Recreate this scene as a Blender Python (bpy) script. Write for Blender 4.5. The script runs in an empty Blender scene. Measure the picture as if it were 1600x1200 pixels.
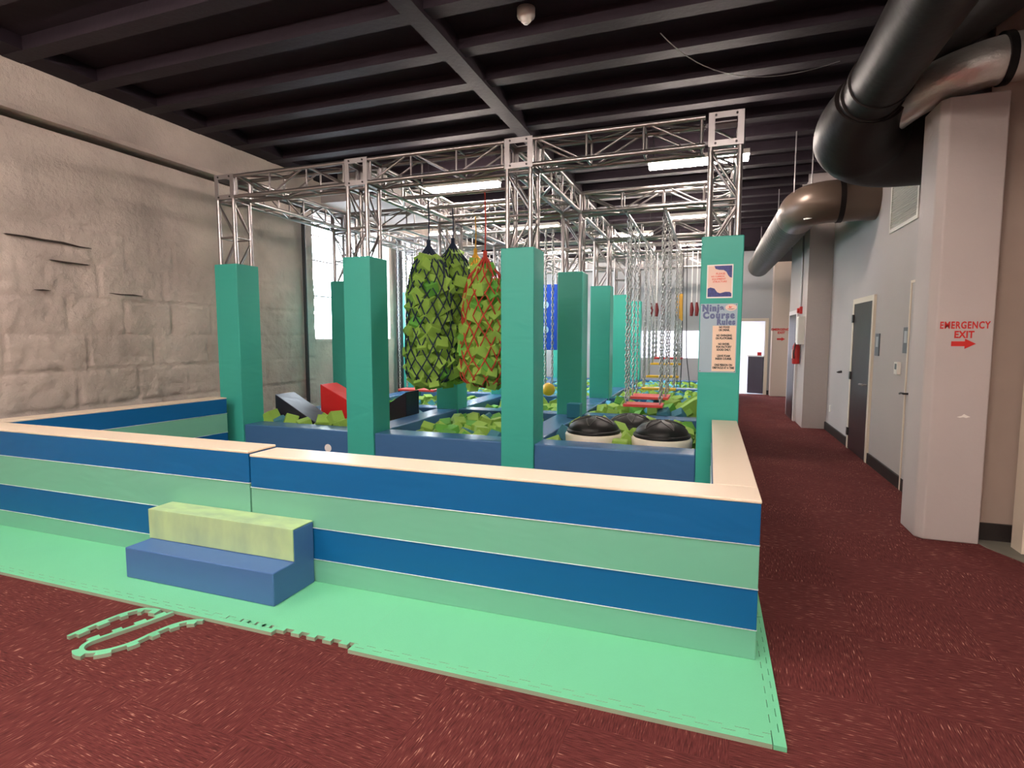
import bpy, math, random
from mathutils import Vector, Matrix, Euler, noise
random.seed(7)
R = math.radians
S = bpy.context.scene
COL = S.collection

# ------------------------------------------------------------------ camera
yaw, pitch = R(19.6), R(4.9)
F = Vector((-math.sin(yaw)*math.cos(pitch), math.cos(yaw)*math.cos(pitch), -math.sin(pitch)))
RT = Vector((math.cos(yaw), math.sin(yaw), 0)); UP = RT.cross(F)
cd = bpy.data.cameras.new('camera'); cam = bpy.data.objects.new('camera', cd); COL.objects.link(cam)
m = Matrix((RT, UP, -F)).transposed().to_4x4(); m.translation = (0, 0, 1.6)
cam.matrix_world = m; cd.sensor_width = 36; cd.lens = 866/1600*36; cd.clip_end = 200
S.camera = cam
# ------------------------------------------------------------------ world, exposure
w = bpy.data.worlds.new('World'); S.world = w; w.use_nodes = True
bgn = w.node_tree.nodes['Background']; bgn.inputs[0].default_value = (0.80, 0.90, 1.0, 1); bgn.inputs[1].default_value = 12
vs = S.view_settings; vs.view_transform = 'Standard'; vs.look = 'None'; vs.gamma = 1; vs.use_curve_mapping = False
vs.exposure = 0.95
WARM = (1.0, 0.84, 0.68)
LAMP_W = 46

def area(name, loc, sx, sy, watts, color, rot=(0, 0, 0), parent=None, portal=False, spread=180):
    l = bpy.data.lights.new(name, 'AREA'); l.shape = 'RECTANGLE'; l.size = sx; l.size_y = sy; l.energy = watts; l.color = color
    l.spread = R(spread)
    if portal: l.cycles.is_portal = True
    o = bpy.data.objects.new(name, l); COL.objects.link(o); o.location = loc; o.rotation_euler = rot; o.parent = parent
    return o
# daylight portals at the windows of the left wall (the world shines through them)
WIN = [(8.24, 10.75), (11.25, 13.3), (14.0, 16.2)]
for a, b in WIN:
    area('window_daylight', (-6.98, (a+b)/2, 2.75), b-a, 2.4, 1, (1, 1, 1), (0, R(-90), 0), portal=True).rotation_euler = Matrix(((0, 0, -1), (-1, 0, 0), (0, 1, 0))).to_euler()

# ------------------------------------------------------------------ materials
MATS = {}
def mat(name, col, rough=.5, metal=0, spec=.5, bump=0, bscale=30, var=0, vscale=6, emit=None, estr=0, coat=0):
    if name in MATS: return MATS[name]
    M = bpy.data.materials.new(name); M.use_nodes = True; nt = M.node_tree; N = nt.nodes; L = nt.links
    b = N['Principled BSDF']; c = (*col, 1)
    b.inputs['Base Color'].default_value = c; b.inputs['Roughness'].default_value = rough
    b.inputs['Metallic'].default_value = metal; b.inputs['Specular IOR Level'].default_value = spec
    if coat: b.inputs['Coat Weight'].default_value = coat
    tc = N.new('ShaderNodeTexCoord')
    if var:
        n = N.new('ShaderNodeTexNoise'); n.inputs['Scale'].default_value = vscale; n.inputs['Detail'].default_value = 4
        L.new(tc.outputs['Object'], n.inputs['Vector'])
        mx = N.new('ShaderNodeMixRGB'); mx.inputs[1].default_value = tuple(x*(1-var) for x in col)+(1,)
        mx.inputs[2].default_value = tuple(min(1, x*(1+var)) for x in col)+(1,)
        L.new(n.outputs['Fac'], mx.inputs[0]); L.new(mx.outputs[0], b.inputs['Base Color'])
    if bump:
        n2 = N.new('ShaderNodeTexNoise'); n2.inputs['Scale'].default_value = bscale; n2.inputs['Detail'].default_value = 3
        L.new(tc.outputs['Object'], n2.inputs['Vector'])
        bp = N.new('ShaderNodeBump'); bp.inputs['Strength'].default_value = bump; bp.inputs['Distance'].default_value = .02
        L.new(n2.outputs['Fac'], bp.inputs['Height']); L.new(bp.outputs[0], b.inputs['Normal'])
    if emit:
        b.inputs['Emission Color'].default_value = (*emit, 1); b.inputs['Emission Strength'].default_value = estr
    MATS[name] = M; return M
def vinyl(name, col, rough=.42):
    if name in MATS: return MATS[name]
    M = mat(name, col, rough, spec=.32); nt = M.node_tree; N = nt.nodes; L = nt.links; b = N['Principled BSDF']
    tc = N.new('ShaderNodeTexCoord'); mp = N.new('ShaderNodeMapping'); mp.inputs['Rotation'].default_value = (.5, .7, .2); mp.inputs['Scale'].default_value = (1, 1, 3)
    n = N.new('ShaderNodeTexNoise'); n.inputs['Scale'].default_value = 1.6; n.inputs['Detail'].default_value = 2; n.inputs['Distortion'].default_value = .6
    L.new(tc.outputs['Object'], mp.inputs[0]); L.new(mp.outputs[0], n.inputs['Vector'])
    bp = N.new('ShaderNodeBump'); bp.inputs['Strength'].default_value = .2; bp.inputs['Distance'].default_value = .05
    L.new(n.outputs['Fac'], bp.inputs['Height']); L.new(bp.outputs[0], b.inputs['Normal']); return M
TEAL = vinyl('teal_vinyl', (.050, .41, .325)); BLUE = vinyl('blue_vinyl', (.004, .115, .315)); SAGE = vinyl('sage_vinyl', (.17, .46, .33))
CREAM = vinyl('cream_vinyl', (.80, .66, .52), .38); NAVY = vinyl('beam_blue_vinyl', (.055, .145, .31), .26); STEPB = vinyl('step_blue_vinyl', (.07, .16, .38), .4)
LIMEV = vinyl('lime_vinyl', (.50, .72, .36), .45); BLACKV = vinyl('black_vinyl', (.02, .018, .03), .4); REDV = vinyl('red_vinyl', (.70, .03, .03), .35)
EVA = mat('eva_foam', (.17, .60, .34), .6, bump=.15, bscale=220, var=.05, vscale=2)
EVA_EDGE = mat('eva_foam_edge', (.33, .42, .30), .7)
SEAM = mat('white_piping', (.65, .75, .8), .4)
ALU = mat('brushed_aluminium', (.36, .335, .33), .30, .9, bump=.05, bscale=80)
PLATE = mat('plate_aluminium', (.40, .375, .375), .40, .75)
STEEL = mat('zinc_chain', (.46, .45, .44), .3, .9); BOLT = mat('dark_bolt', (.05, .045, .045), .4, .6)
LIME = mat('lime_foam', (.27, .45, .07), .8, bump=.25, bscale=90, var=.12, vscale=4)
DGREEN = mat('green_foam', (.12, .38, .05), .8, bump=.25, bscale=90, var=.12, vscale=4)
SKYF = mat('sky_blue_foam', (.10, .42, .62), .8, bump=.25, bscale=90, var=.1, vscale=4)
TEALF = mat('dusty_blue_foam', (.06, .22, .30), .8, bump=.25, bscale=90)
NAVYCORD = mat('navy_cord', (.008, .02, .05), .8); REDCORD = mat('red_cord', (.45, .04, .02), .8); ORCORD = mat('orange_cord', (.7, .33, .02), .8)
WALLG = mat('grey_wall_paint', (.46, .42, .41), .75, bump=.08, bscale=60, var=.06, vscale=1.2)
COLP = mat('column_paint', (.48, .42, .40), .6, bump=.15, bscale=18, var=.05, vscale=2)
BACKW = mat('back_wall_paint', (.40, .40, .41), .8, var=.04)
CEIL = mat('black_ceiling_paint', (.020, .0135, .0195), .75, spec=.15, bump=.2, bscale=8, var=.15, vscale=1.5)
JOIST = mat('dark_joist_paint', (.026, .0185, .025), .6, spec=.15, bump=.15, bscale=20, var=.2, vscale=3)
BLACKP = mat('black_duct_paint', (.016, .012, .011), .5, .0, spec=.2, bump=.12, bscale=14, var=.25, vscale=3)
BLACKR = mat('black_baseboard', (.02, .015, .014), .5)
FOIL = mat('foil_duct', (.78, .75, .70), .34, .75, bump=.25, bscale=22)
DOORW = mat('dark_wood_door', (.045, .026, .028), .35, var=.25, vscale=3, bump=.05)
FRAMEW = mat('cream_door_frame', (.72, .62, .50), .45)
WHITE = mat('white_plastic', (.8, .76, .70), .45); GREYP = mat('dark_grey_sign', (.07, .075, .09), .35)
RED = mat('sign_red', (.58, .02, .015), .45); REDP = mat('red_metal', (.5, .02, .02), .35)
LAMPE = mat('fluorescent_tube', (1, .9, .75), .5, emit=(1, .86, .77), estr=62)
RUBBER = mat('black_rubber', (.009, .008, .008), .42, spec=.3, bump=.1, bscale=200)
DRUM = mat('cream_drum', (.74, .66, .54), .4); YEL = mat('yellow_paint', (.80, .45, .03), .45); REDPL = mat('red_plank', (.72, .05, .05), .45)
PAPER = mat('poster_paper', (.85, .62, .52), .6); PWHITE = mat('paper_white', (.85, .83, .8), .6); GALAXY = mat('galaxy_print', (.04, .05, .22), .5, var=.9, vscale=40)
SIGNB = mat('pale_blue_sign', (.36, .48, .56), .4); PEACH = mat('peach_panel', (.88, .66, .50), .5); INK = mat('black_ink', (.02, .02, .02), .5)
INKB = mat('slate_blue_ink', (.12, .15, .30), .5); INKR = mat('coral_ink', (.75, .14, .10), .5); CONC = mat('grey_threshold', (.17, .16, .13), .6, var=.3, vscale=5)
PIPE = mat('dark_conduit', (.03, .03, .035), .5); GOLD = mat('golden_rope', (.65, .36, .05), .6)
ROYAL = vinyl('royal_blue_vinyl', (.01, .06, .42)); CYANP = mat('pale_blue_print', (.35, .55, .75), .5)

def glass():
    M = bpy.data.materials.new('window_glass'); M.use_nodes = True; N = M.node_tree.nodes; L = M.node_tree.links
    N.clear(); o = N.new('ShaderNodeOutputMaterial'); t = N.new('ShaderNodeBsdfTransparent'); g = N.new('ShaderNodeBsdfGlossy'); g.inputs['Roughness'].default_value = .05
    x = N.new('ShaderNodeMixShader'); x.inputs[0].default_value = .06; L.new(t.outputs[0], x.inputs[1]); L.new(g.outputs[0], x.inputs[2]); L.new(x.outputs[0], o.inputs[0]); return M
GLASS = glass()

def carpet():
    M = bpy.data.materials.new('maroon_carpet'); M.use_nodes = True; N = M.node_tree.nodes; L = M.node_tree.links; b = N['Principled BSDF']
    b.inputs['Roughness'].default_value = .95; b.inputs['Specular IOR Level'].default_value = .15
    tc = N.new('ShaderNodeTexCoord')
    mp0 = N.new('ShaderNodeMapping'); mp0.inputs['Rotation'].default_value = (0, 0, R(3)); L.new(tc.outputs['Object'], mp0.inputs[0])
    def streak(sx, sy):
        mp = N.new('ShaderNodeMapping'); mp.inputs['Scale'].default_value = (sx, sy, 1); L.new(mp0.outputs[0], mp.inputs[0])
        n = N.new('ShaderNodeTexNoise'); n.inputs['Scale'].default_value = 1; n.inputs['Detail'].default_value = 2; L.new(mp.outputs[0], n.inputs['Vector']); return n
    a, c = streak(190, 16), streak(16, 190)
    ck = N.new('ShaderNodeTexChecker'); ck.inputs['Scale'].default_value = 1.0; ck.inputs[1].default_value = (0, 0, 0, 1); ck.inputs[2].default_value = (1, 1, 1, 1)
    mpc = N.new('ShaderNodeMapping'); mpc.inputs['Scale'].default_value = (1.64, 1.64, 0); mpc.inputs['Location'].default_value = (0, 0, .5)
    L.new(mp0.outputs[0], mpc.inputs[0]); L.new(mpc.outputs[0], ck.inputs[0])
    mx = N.new('ShaderNodeMixRGB'); L.new(ck.outputs['Fac'], mx.inputs[0]); L.new(a.outputs['Fac'], mx.inputs[1]); L.new(c.outputs['Fac'], mx.inputs[2])
    big = N.new('ShaderNodeTexNoise'); big.inputs['Scale'].default_value = 2.2; big.inputs['Detail'].default_value = 3; L.new(tc.outputs['Object'], big.inputs['Vector'])
    ad = N.new('ShaderNodeMath'); ad.operation = 'MULTIPLY_ADD'; ad.inputs[1].default_value = .16; L.new(big.outputs['Fac'], ad.inputs[0]); L.new(mx.outputs[0], ad.inputs[2])
    cr = N.new('ShaderNodeValToRGB'); e = cr.color_ramp.elements
    e[0].position = .40; e[0].color = (.078, .018, .018, 1); e[1].position = .88; e[1].color = (.75, .42, .32, 1)
    x = cr.color_ramp.elements.new(.60); x.color = (.128, .030, .029, 1); x = cr.color_ramp.elements.new(.74); x.color = (.165, .045, .040, 1)
    L.new(ad.outputs[0], cr.inputs[0]); L.new(cr.outputs[0], b.inputs['Base Color'])
    bp = N.new('ShaderNodeBump'); bp.inputs['Strength'].default_value = .6; bp.inputs['Distance'].default_value = .01; L.new(mx.outputs[0], bp.inputs['Height']); L.new(bp.outputs[0], b.inputs['Normal'])
    return M
CARPET = carpet()

def stone():
    M = bpy.data.materials.new('painted_stone'); M.use_nodes = True; N = M.node_tree.nodes; L = M.node_tree.links; b = N['Principled BSDF']
    b.inputs['Roughness'].default_value = .7
    tc = N.new('ShaderNodeTexCoord'); n = N.new('ShaderNodeTexNoise'); n.inputs['Scale'].default_value = 1.4; n.inputs['Detail'].default_value = 8; L.new(tc.outputs['Object'], n.inputs['Vector'])
    cr = N.new('ShaderNodeValToRGB'); e = cr.color_ramp.elements; e[0].position = .3; e[0].color = (.42, .35, .31, 1); e[1].position = .7; e[1].color = (.62, .52, .46, 1)
    L.new(n.outputs['Fac'], cr.inputs[0]); L.new(cr.outputs[0], b.inputs['Base Color'])
    n2 = N.new('ShaderNodeTexNoise'); n2.inputs['Scale'].default_value = 9; n2.inputs['Detail'].default_value = 9; n2.inputs['Roughness'].default_value = .65; L.new(tc.outputs['Object'], n2.inputs['Vector'])
    bp = N.new('ShaderNodeBump'); bp.inputs['Strength'].default_value = .8; bp.inputs['Distance'].default_value = .035; L.new(n2.outputs['Fac'], bp.inputs['Height']); L.new(bp.outputs[0], b.inputs['Normal'])
    return M
STONE = stone()

def stained():
    M = LIMEV; N = M.node_tree.nodes; L = M.node_tree.links; b = N['Principled BSDF']; tc = N.new('ShaderNodeTexCoord')
    mp = N.new('ShaderNodeMapping'); mp.inputs['Scale'].default_value = (5, 9, 2.2); L.new(tc.outputs['Object'], mp.inputs[0])
    n = N.new('ShaderNodeTexNoise'); n.inputs['Scale'].default_value = 1.2; n.inputs['Detail'].default_value = 6; L.new(mp.outputs[0], n.inputs['Vector'])
    cr = N.new('ShaderNodeValToRGB'); e = cr.color_ramp.elements; e[0].position = .3; e[0].color = (.34, .48, .30, 1); e[1].position = .66; e[1].color = (.48, .66, .33, 1)
    L.new(n.outputs['Fac'], cr.inputs[0]); L.new(cr.outputs[0], b.inputs['Base Color'])
stained()
# ------------------------------------------------------------------ builders
class MB:
    def __init__(s): s.v = []; s.f = []; s.mi = []; s.cur = 0; s.sm = []
    def add(s, vs, fs, smooth=False):
        o = len(s.v); s.v += [tuple(p) for p in vs]
        for f in fs: s.f.append(tuple(i+o for i in f)); s.mi.append(s.cur); s.sm.append(smooth)
        return s
    def box(s, x0, x1, y0, y1, z0, z1, M=None):
        vs = [Vector((x, y, z)) for z in (z0, z1) for y in (y0, y1) for x in (x0, x1)]
        if M: vs = [M @ p for p in vs]
        return s.add(vs, [(0, 2, 3, 1), (4, 5, 7, 6), (0, 1, 5, 4), (2, 6, 7, 3), (0, 4, 6, 2), (1, 3, 7, 5)])
    def cbox(s, c, sz, rot=(0, 0, 0)):
        M = Matrix.Translation(c) @ Euler(rot).to_matrix().to_4x4(); a, b, d = sz
        return s.box(-a/2, a/2, -b/2, b/2, -d/2, d/2, M)
    def path(s, pts, r, n=8, closed=False, caps=True):
        pts = [Vector(p) for p in pts]; k = len(pts); rs = r if isinstance(r, (list, tuple)) else [r]*k
        ref = None; vs = []
        for i, p in enumerate(pts):
            if closed: t = pts[(i+1) % k]-pts[i-1]
            else: t = pts[min(i+1, k-1)]-pts[max(i-1, 0)]
            t.normalize()
            if ref is None:
                ref = Vector((0, 0, 1)) if abs(t.z) < .9 else Vector((1, 0, 0))
            u = (ref - t*ref.dot(t)).normalized(); ref = u; v = t.cross(u)
            vs += [p + (u*math.cos(2*math.pi*j/n)+v*math.sin(2*math.pi*j/n))*rs[i] for j in range(n)]
        fs = []
        for i in range(k if closed else k-1):
            a, b = i*n, ((i+1) % k)*n
            fs += [(a+j, a+(j+1) % n, b+(j+1) % n, b+j) for j in range(n)]
        s.add(vs, fs, True)
        if caps and not closed: s.add(vs[:n], [tuple(range(n))[::-1]]); s.add(vs[-n:], [tuple(range(n))])
        return s
    def tube(s, p, q, r, n=8): return s.path([p, q], r, n)
    def prism(s, poly, z0, z1, f=lambda x, y, z: (x, y, z)):
        n = len(poly); vs = [f(x, y, z0) for x, y in poly]+[f(x, y, z1) for x, y in poly]
        return s.add(vs, [tuple(range(n))[::-1], tuple(range(n, 2*n))]+[(i, (i+1) % n, n+(i+1) % n, n+i) for i in range(n)])
    def lathe(s, prof, c=(0, 0, 0), n=32):
        c = Vector(c); k = len(prof); vs = [c+Vector((r*math.cos(2*math.pi*j/n), r*math.sin(2*math.pi*j/n), z)) for r, z in prof for j in range(n)]
        fs = [(i*n+j, i*n+(j+1) % n, (i+1)*n+(j+1) % n, (i+1)*n+j) for i in range(k-1) for j in range(n)]
        return s.add(vs, fs, True)
    def mesh(s, name, mats, origin=(0, 0, 0)):
        o = Vector(origin); me = bpy.data.meshes.new(name); me.from_pydata([tuple(Vector(p)-o) for p in s.v], [], s.f)
        for m_ in (mats if isinstance(mats, (list, tuple)) else [mats]): me.materials.append(m_)
        me.polygons.foreach_set('material_index', s.mi); me.polygons.foreach_set('use_smooth', s.sm); me.update(); return me
    def build(s, name, mats, parent=None, origin=None, bevel=0):
        o = origin if origin is not None else (parent.location if parent else s.centre())
        me = s.mesh(name, mats, o); ob = bpy.data.objects.new(name, me); COL.objects.link(ob)
        if parent: ob.parent = parent
        else: ob.location = o
        if bevel:
            b = ob.modifiers.new('bevel', 'BEVEL'); b.width = bevel; b.segments = 3; b.limit_method = 'ANGLE'; b.harden_normals = False
            for p in me.polygons: p.use_smooth = True
            ob.modifiers.new('wn', 'WEIGHTED_NORMAL')
        return ob
    def centre(s):
        xs, ys, zs = zip(*s.v); return ((min(xs)+max(xs))/2, (min(ys)+max(ys))/2, min(zs))
def tag(o, label, cat, group=None):
    o['label'] = label; o['category'] = cat
    if group: o['group'] = group
    return o
def empty(name, loc, label=None, cat=None, group=None, rz=0):
    o = bpy.data.objects.new(name, None); COL.objects.link(o); o.location = loc; o.rotation_euler.z = rz; o.empty_display_size = .1
    if label: tag(o, label, cat, group)
    return o
def lab(o, t): o['label'] = t; return o
def struct(o): o['kind'] = 'structure'; return o
def copy_tree(o, loc=None, rot=None, label=None, group=None, parent=None):
    c = o.copy(); COL.objects.link(c); c.parent = parent
    if loc is not None: c.location = loc
    if rot is not None: c.rotation_euler = rot
    if label: c['label'] = label
    if group: c['group'] = group
    for ch in list(o.children): copy_tree(ch, parent=c)
    return c
def text_mesh(body, size, name, m_, M, parent=None, align='CENTER', bold=0, extrude=.0006, origin=None, spacing=1.0, xs=1.0):
    cu = bpy.data.curves.new(name, 'FONT'); cu.body = body; cu.size = size; cu.align_x = align; cu.align_y = 'CENTER'
    cu.offset = bold; cu.extrude = extrude; cu.space_character = spacing; cu.space_line = 1.0; cu.resolution_u = 3
    t = bpy.data.objects.new(name, cu); COL.objects.link(t); bpy.context.view_layer.update()
    me = bpy.data.meshes.new_from_object(t.evaluated_get(bpy.context.evaluated_depsgraph_get()))
    bpy.data.objects.remove(t); bpy.data.curves.remove(cu)
    me.transform(Matrix.Diagonal((xs, 1, 1, 1))); me.transform(M)
    o0 = Vector(parent.location) if parent else Vector(origin)
    me.transform(Matrix.Translation(-o0)); me.materials.clear(); me.materials.append(m_); me.name = name
    o = bpy.data.objects.new(name, me); COL.objects.link(o)
    if parent: o.parent = parent
    else: o.location = o0
    return o
FRONT = lambda x, y, z: Matrix.Translation((x, y, z)) @ Matrix(((1, 0, 0, 0), (0, 0, -1, 0), (0, 1, 0, 0), (0, 0, 0, 1)))   # text facing -Y

# ------------------------------------------------------------------ structure
HC = 4.46; LW = -6.7; FW = 16.7
struct(MB().box(-7.2, 3.0, -7, 20, -.1, 0).build('floor', CARPET))
struct(MB().box(-7.2, 3.2, -7.2, 20, HC, HC+.12).build('ceiling', CEIL))
y = -6.5; jn = 0
while y < 16.6:
    jy = 4.44+.69*round((y-4.44)/.69)
    struct(MB().box(LW, 2.6, jy-.085, jy+.085, HC-.13, HC).build('trim_%d' % (jn+20), JOIST)); jn += 1; y += .69
struct(MB().box(-2.52, -2.34, -7, FW, HC-.17, HC).build('trim_1', JOIST))
struct(MB().box(LW-.1, LW+.42, -7, FW, HC-.125, HC).build('trim_10', CEIL))
# left wall: rough painted stone, pierced by the window openings
def stone_h(y, z):
    row = z/.405; ri = math.floor(row); fz = row-ri
    off = (math.sin(ri*12.9898)*43758.5453) % 1
    ln = .62+.3*((math.sin(ri*78.233)*1258.5) % 1); cx = (y/ln+off); fx = cx-math.floor(cx); bi = math.floor(cx)
    n0 = noise.noise(Vector((y*2.2, z*2.2, 1.5))); edge = min(min(fz, 1-fz)*.405, min(fx, 1-fx)*ln)+.012*noise.noise(Vector((y*6, z*6, 3)))
    fade = 1 if z < 2.5 else max(.12, 1-(z-2.5)/.9)
    hold = (noise.noise(Vector((bi*1.7+ri*3.1, ri*2.3, 7)))+.3)
    j = max(0, 1-max(edge, 0)/.022)*(.45+.9*max(0, hold))
    h = .020*n0+.014*noise.noise(Vector((y*5, z*7, 9)))+.008*noise.noise(Vector((y*14, z*16, 4)))+.012*hold
    return fade*(1.2*h-.034*j)+(1-fade)*.010*n0
def wall_grid(y0, y1, z0, z1, st, hole=()):
    b = MB(); ny = max(1, round((y1-y0)/st)); nz = max(1, round((z1-z0)/st)); vs = []; fs = []
    for k in range(nz+1):
        for i in range(ny+1):
            yy = y0+(y1-y0)*i/ny; zz = z0+(z1-z0)*k/nz; vs.append((LW+stone_h(yy, zz), yy, zz))
    fs = [(k*(ny+1)+i, k*(ny+1)+i+1, (k+1)*(ny+1)+i+1, (k+1)*(ny+1)+i) for k in range(nz) for i in range(ny)]
    b.add(vs, fs, True); return b
W = MB(); SILL, HEAD = 1.55, 3.79
def merge(a, b): a.add(b.v, b.f, True)
merge(W, wall_grid(-7, 2, 0, 3.79, .3)); merge(W, wall_grid(2, 8.24, 0, 3.79, .026)); merge(W, wall_grid(8.24, FW, 0, SILL, .07))
for a, b in [(10.75, 11.25), (13.3, 14.0), (16.2, FW)]: merge(W, wall_grid(a, b, SILL, 3.79, .07))
for a, b in WIN:   # window reveals
    W.box(LW-.30, LW, a-.02, a, SILL, HEAD); W.box(LW-.30, LW, b, b+.02, SILL, HEAD); W.box(LW-.3, LW+.02, a, b, SILL-.05, SILL)
W.box(LW-.34, LW-.32, -7, 8.24, 0, HC); W.box(LW-.34, LW-.32, 8.24, FW, 0, SILL-.05)
for a, b in [(10.77, 11.23), (13.32, 13.98), (16.22, FW)]: W.box(LW-.34, LW-.32, a, b, SILL-.05, HC)
struct(W.build('wall_left', STONE, origin=(LW, 0, 0)))
MB_l = MB().box(LW-.34, LW+.10, -7, 8.2, 3.9, HC-.12).box(LW-.34, LW+.05, 8.2, FW, HEAD, HC-.12)
struct(MB_l.build('trim_2', STONE))
struct(MB().box(LW-.3, LW+.12, -7, 8.2, 3.85, 3.90).build('trim_3', STONE))
struct(MB().box(LW, -5.3, 8.45, 10.9, 3.98, HC).build('trim_4', WALLG))
struct(MB().box(LW, 2.06, 15.9, FW, 3.93, HC).build('trim_9', CEIL))
wi = 0
for a, b in WIN:
    wi += 1; wf = MB(); X = LW-.22
    n = 3 if b-a > 2.3 else 2
    for k in range(n+1):
        yy = a+(b-a)*k/n; wf.box(X-.02, X+.02, yy-.014, yy+.014, SILL, HEAD)
    for zz in (SILL, 2.35, 3.0, 3.45, HEAD): wf.box(X-.018, X+.018, a, b, zz-.011, zz+.011)
    o = struct(wf.build('window_%d' % wi, PLATE)); 
    g = MB().box(X-.003, X+.003, a, b, SILL, HEAD).build('pane', GLASS, o)
nb = empty('neighbouring_building', (-17, 12, -1), 'pale building across the street seen through the left windows', 'building')
MB().box(-18, -16.5, 2, 40, -1, 2.3).build('wall', mat('pale_render', (.75, .75, .78), .8), nb)
wb = MB()
for k in range(12): wb.box(-16.5, -16.45, 4+k*2.8, 5.3+k*2.8, .9, 1.8)
wb.build('window_row', mat('far_glass', (.25, .28, .33), .3), nb)
struct(MB().box(-40, -7.3, -10, 60, -1.2, -1).build('ground_outside', mat('pavement', (.3, .3, .3), .9)))
CRK = mat('crevice_shade', (.05, .035, .03), .9)  # dark colour stands for the shade inside the wall crevices
def crack(p, th, label):
    b = MB(); n = len(p)
    top = [(y_, z_+th*.5*(.5-abs(i/(n-1)-.5))+.001) for i, (y_, z_) in enumerate(p)]; bot = [(y_, z_-th*.4*(.5-abs(i/(n-1)-.5))-.001) for i, (y_, z_) in enumerate(p)]
    b.prism(bot+top[::-1], LW-.02, LW+.034, lambda a, c, x: (x, a, c)); tag(b.build('wall_crevice', CRK), label, 'crack')
crack([(3.63, 2.63), (3.8, 2.63), (3.95, 2.62), (4.15, 2.62), (4.32, 2.60), (4.45, 2.60)], .035, 'long shade-painted crevice in the stone wall, highest on the left')
crack([(4.02, 2.42), (4.2, 2.41), (4.42, 2.41)], .025, 'short shade-painted crevice below the long one in the stone wall')
crack([(4.62, 2.11), (4.75, 2.10), (4.9, 2.105), (5.03, 2.10)], .035, 'short shade-painted crevice in the middle of the stone wall')
crack([(3.85, 2.09), (3.92, 2.09), (4.0, 2.09)], .03, 'small shade-painted crevice at the left end of the stone wall')
# vertical pipes on the left wall
tag(MB().tube((LW+.06, 7.95, 0), (LW+.06, 7.95, 3.8), .032, 10).build('conduit', PIPE), 'dark vertical pipe on the stone wall just before the first window', 'pipe')
tag(MB().tube((LW+.12, 10.98, 0), (LW+.12, 10.98, 3.9), .075, 12).build('downpipe', PIPE), 'thick dark vertical pipe between the first and second windows', 'pipe')
# far wall with doorway and serving hatch, room behind
fw = MB().box(-7, -3.1, FW, FW+.15, 0, HC).box(-3.1, -.15, FW, FW+.15, 0, .98).box(-3.1, -.15, FW, FW+.15, 1.76, HC)
fw.box(-.15, .42, FW, FW+.15, 0, HC).box(.42, 1.42, FW, FW+.15, 2.02, HC).box(1.42, 2.6, FW, FW+.15, 0, HC)
struct(fw.build('wall_back', BACKW))
br = MB().box(-3.6, 2.4, 20, 20.1, 0, 3).box(-3.7, -3.6, FW, 20, 0, 3).box(2.3, 2.4, FW+.15, 20, 0, 3).box(-3.6, 2.4, FW+.15, 20, 3, 3.1)
struct(br.build('wall_far_room', mat('white_room_paint', (.75, .72, .78), .8)))
struct(MB().box(-3.6, 2.3, FW, 20, 0, .006).build('floor_far_room', mat('pale_tile', (.5, .55, .62), .25)))
fl = empty('ceiling_light', (-.6, 18.4, 2.95), 'ceiling light in the white room beyond the far doorway', 'light')
MB().cbox((-.6, 18.4, 2.97), (1.2, .3, .06)).build('housing', WHITE, fl); area('lamp', (0, 0, -.03), 1.1, .25, 110, (.95, .95, 1), parent=fl)
dr = MB().box(.34, .42, FW-.03, FW+.17, 0, 2.1).box(1.42, 1.50, FW-.03, FW+.17, 0, 2.1).box(.42, 1.42, FW-.03, FW+.17, 2.02, 2.1)
struct(dr.build('door_3', FRAMEW))
gt = empty('half_door', (1.40, FW-.02, 0), 'dark low half door standing open in the far doorway', 'gate', rz=0)
MB().cbox((1.22, FW+.12, .53), (.42, .05, 1.02), (0, 0, R(-28))).build('leaf', mat('purple_brown_wood', (.07, .05, .07), .4), gt)
MB().cbox((1.22, FW+.12, 1.06), (.46, .12, .03), (0, 0, R(-28))).build('shelf', WHITE, gt)
MB().cbox((1.30, FW+.08, 1.12), (.1, .08, .09)).build('red_box', RED)
tag(bpy.data.objects['red_box'], 'small red box on the shelf of the far half door', 'box')
struct(MB().box(1.50, 1.56, FW-.02, FW, 0, .12).box(2.0, 2.06, FW-.02, FW, 0, .12).build('baseboard_back', BLACKR))
struct(MB().box(1.56, 2.0, 16.35, FW, 0, HC).build('wall_far_column', mat('far_column_paint', (.62, .50, .42), .6)))
tag(text_mesh('EMERGENCY\nEXIT', .085, 'wall_lettering', RED, FRONT(1.78, 16.345, 1.74), origin=(1.78, 16.345, 1.6), bold=.003), 'red EMERGENCY EXIT lettering on the distant column', 'lettering')
def arrow(x, y, z, s):
    p = [(-.5, -.12), (.05, -.12), (.05, -.25), (.5, 0), (.05, .25), (.05, .12), (-.5, .12)]
    return MB().prism([(x+a*s, z+b*s) for a, b in p], y, y+.001, lambda a, b, c: (a, c, b))
tag(arrow(1.78, 16.344, 1.53, .2).build('wall_arrow', RED), 'small red arrow under the lettering on the distant column', 'arrow')
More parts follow.
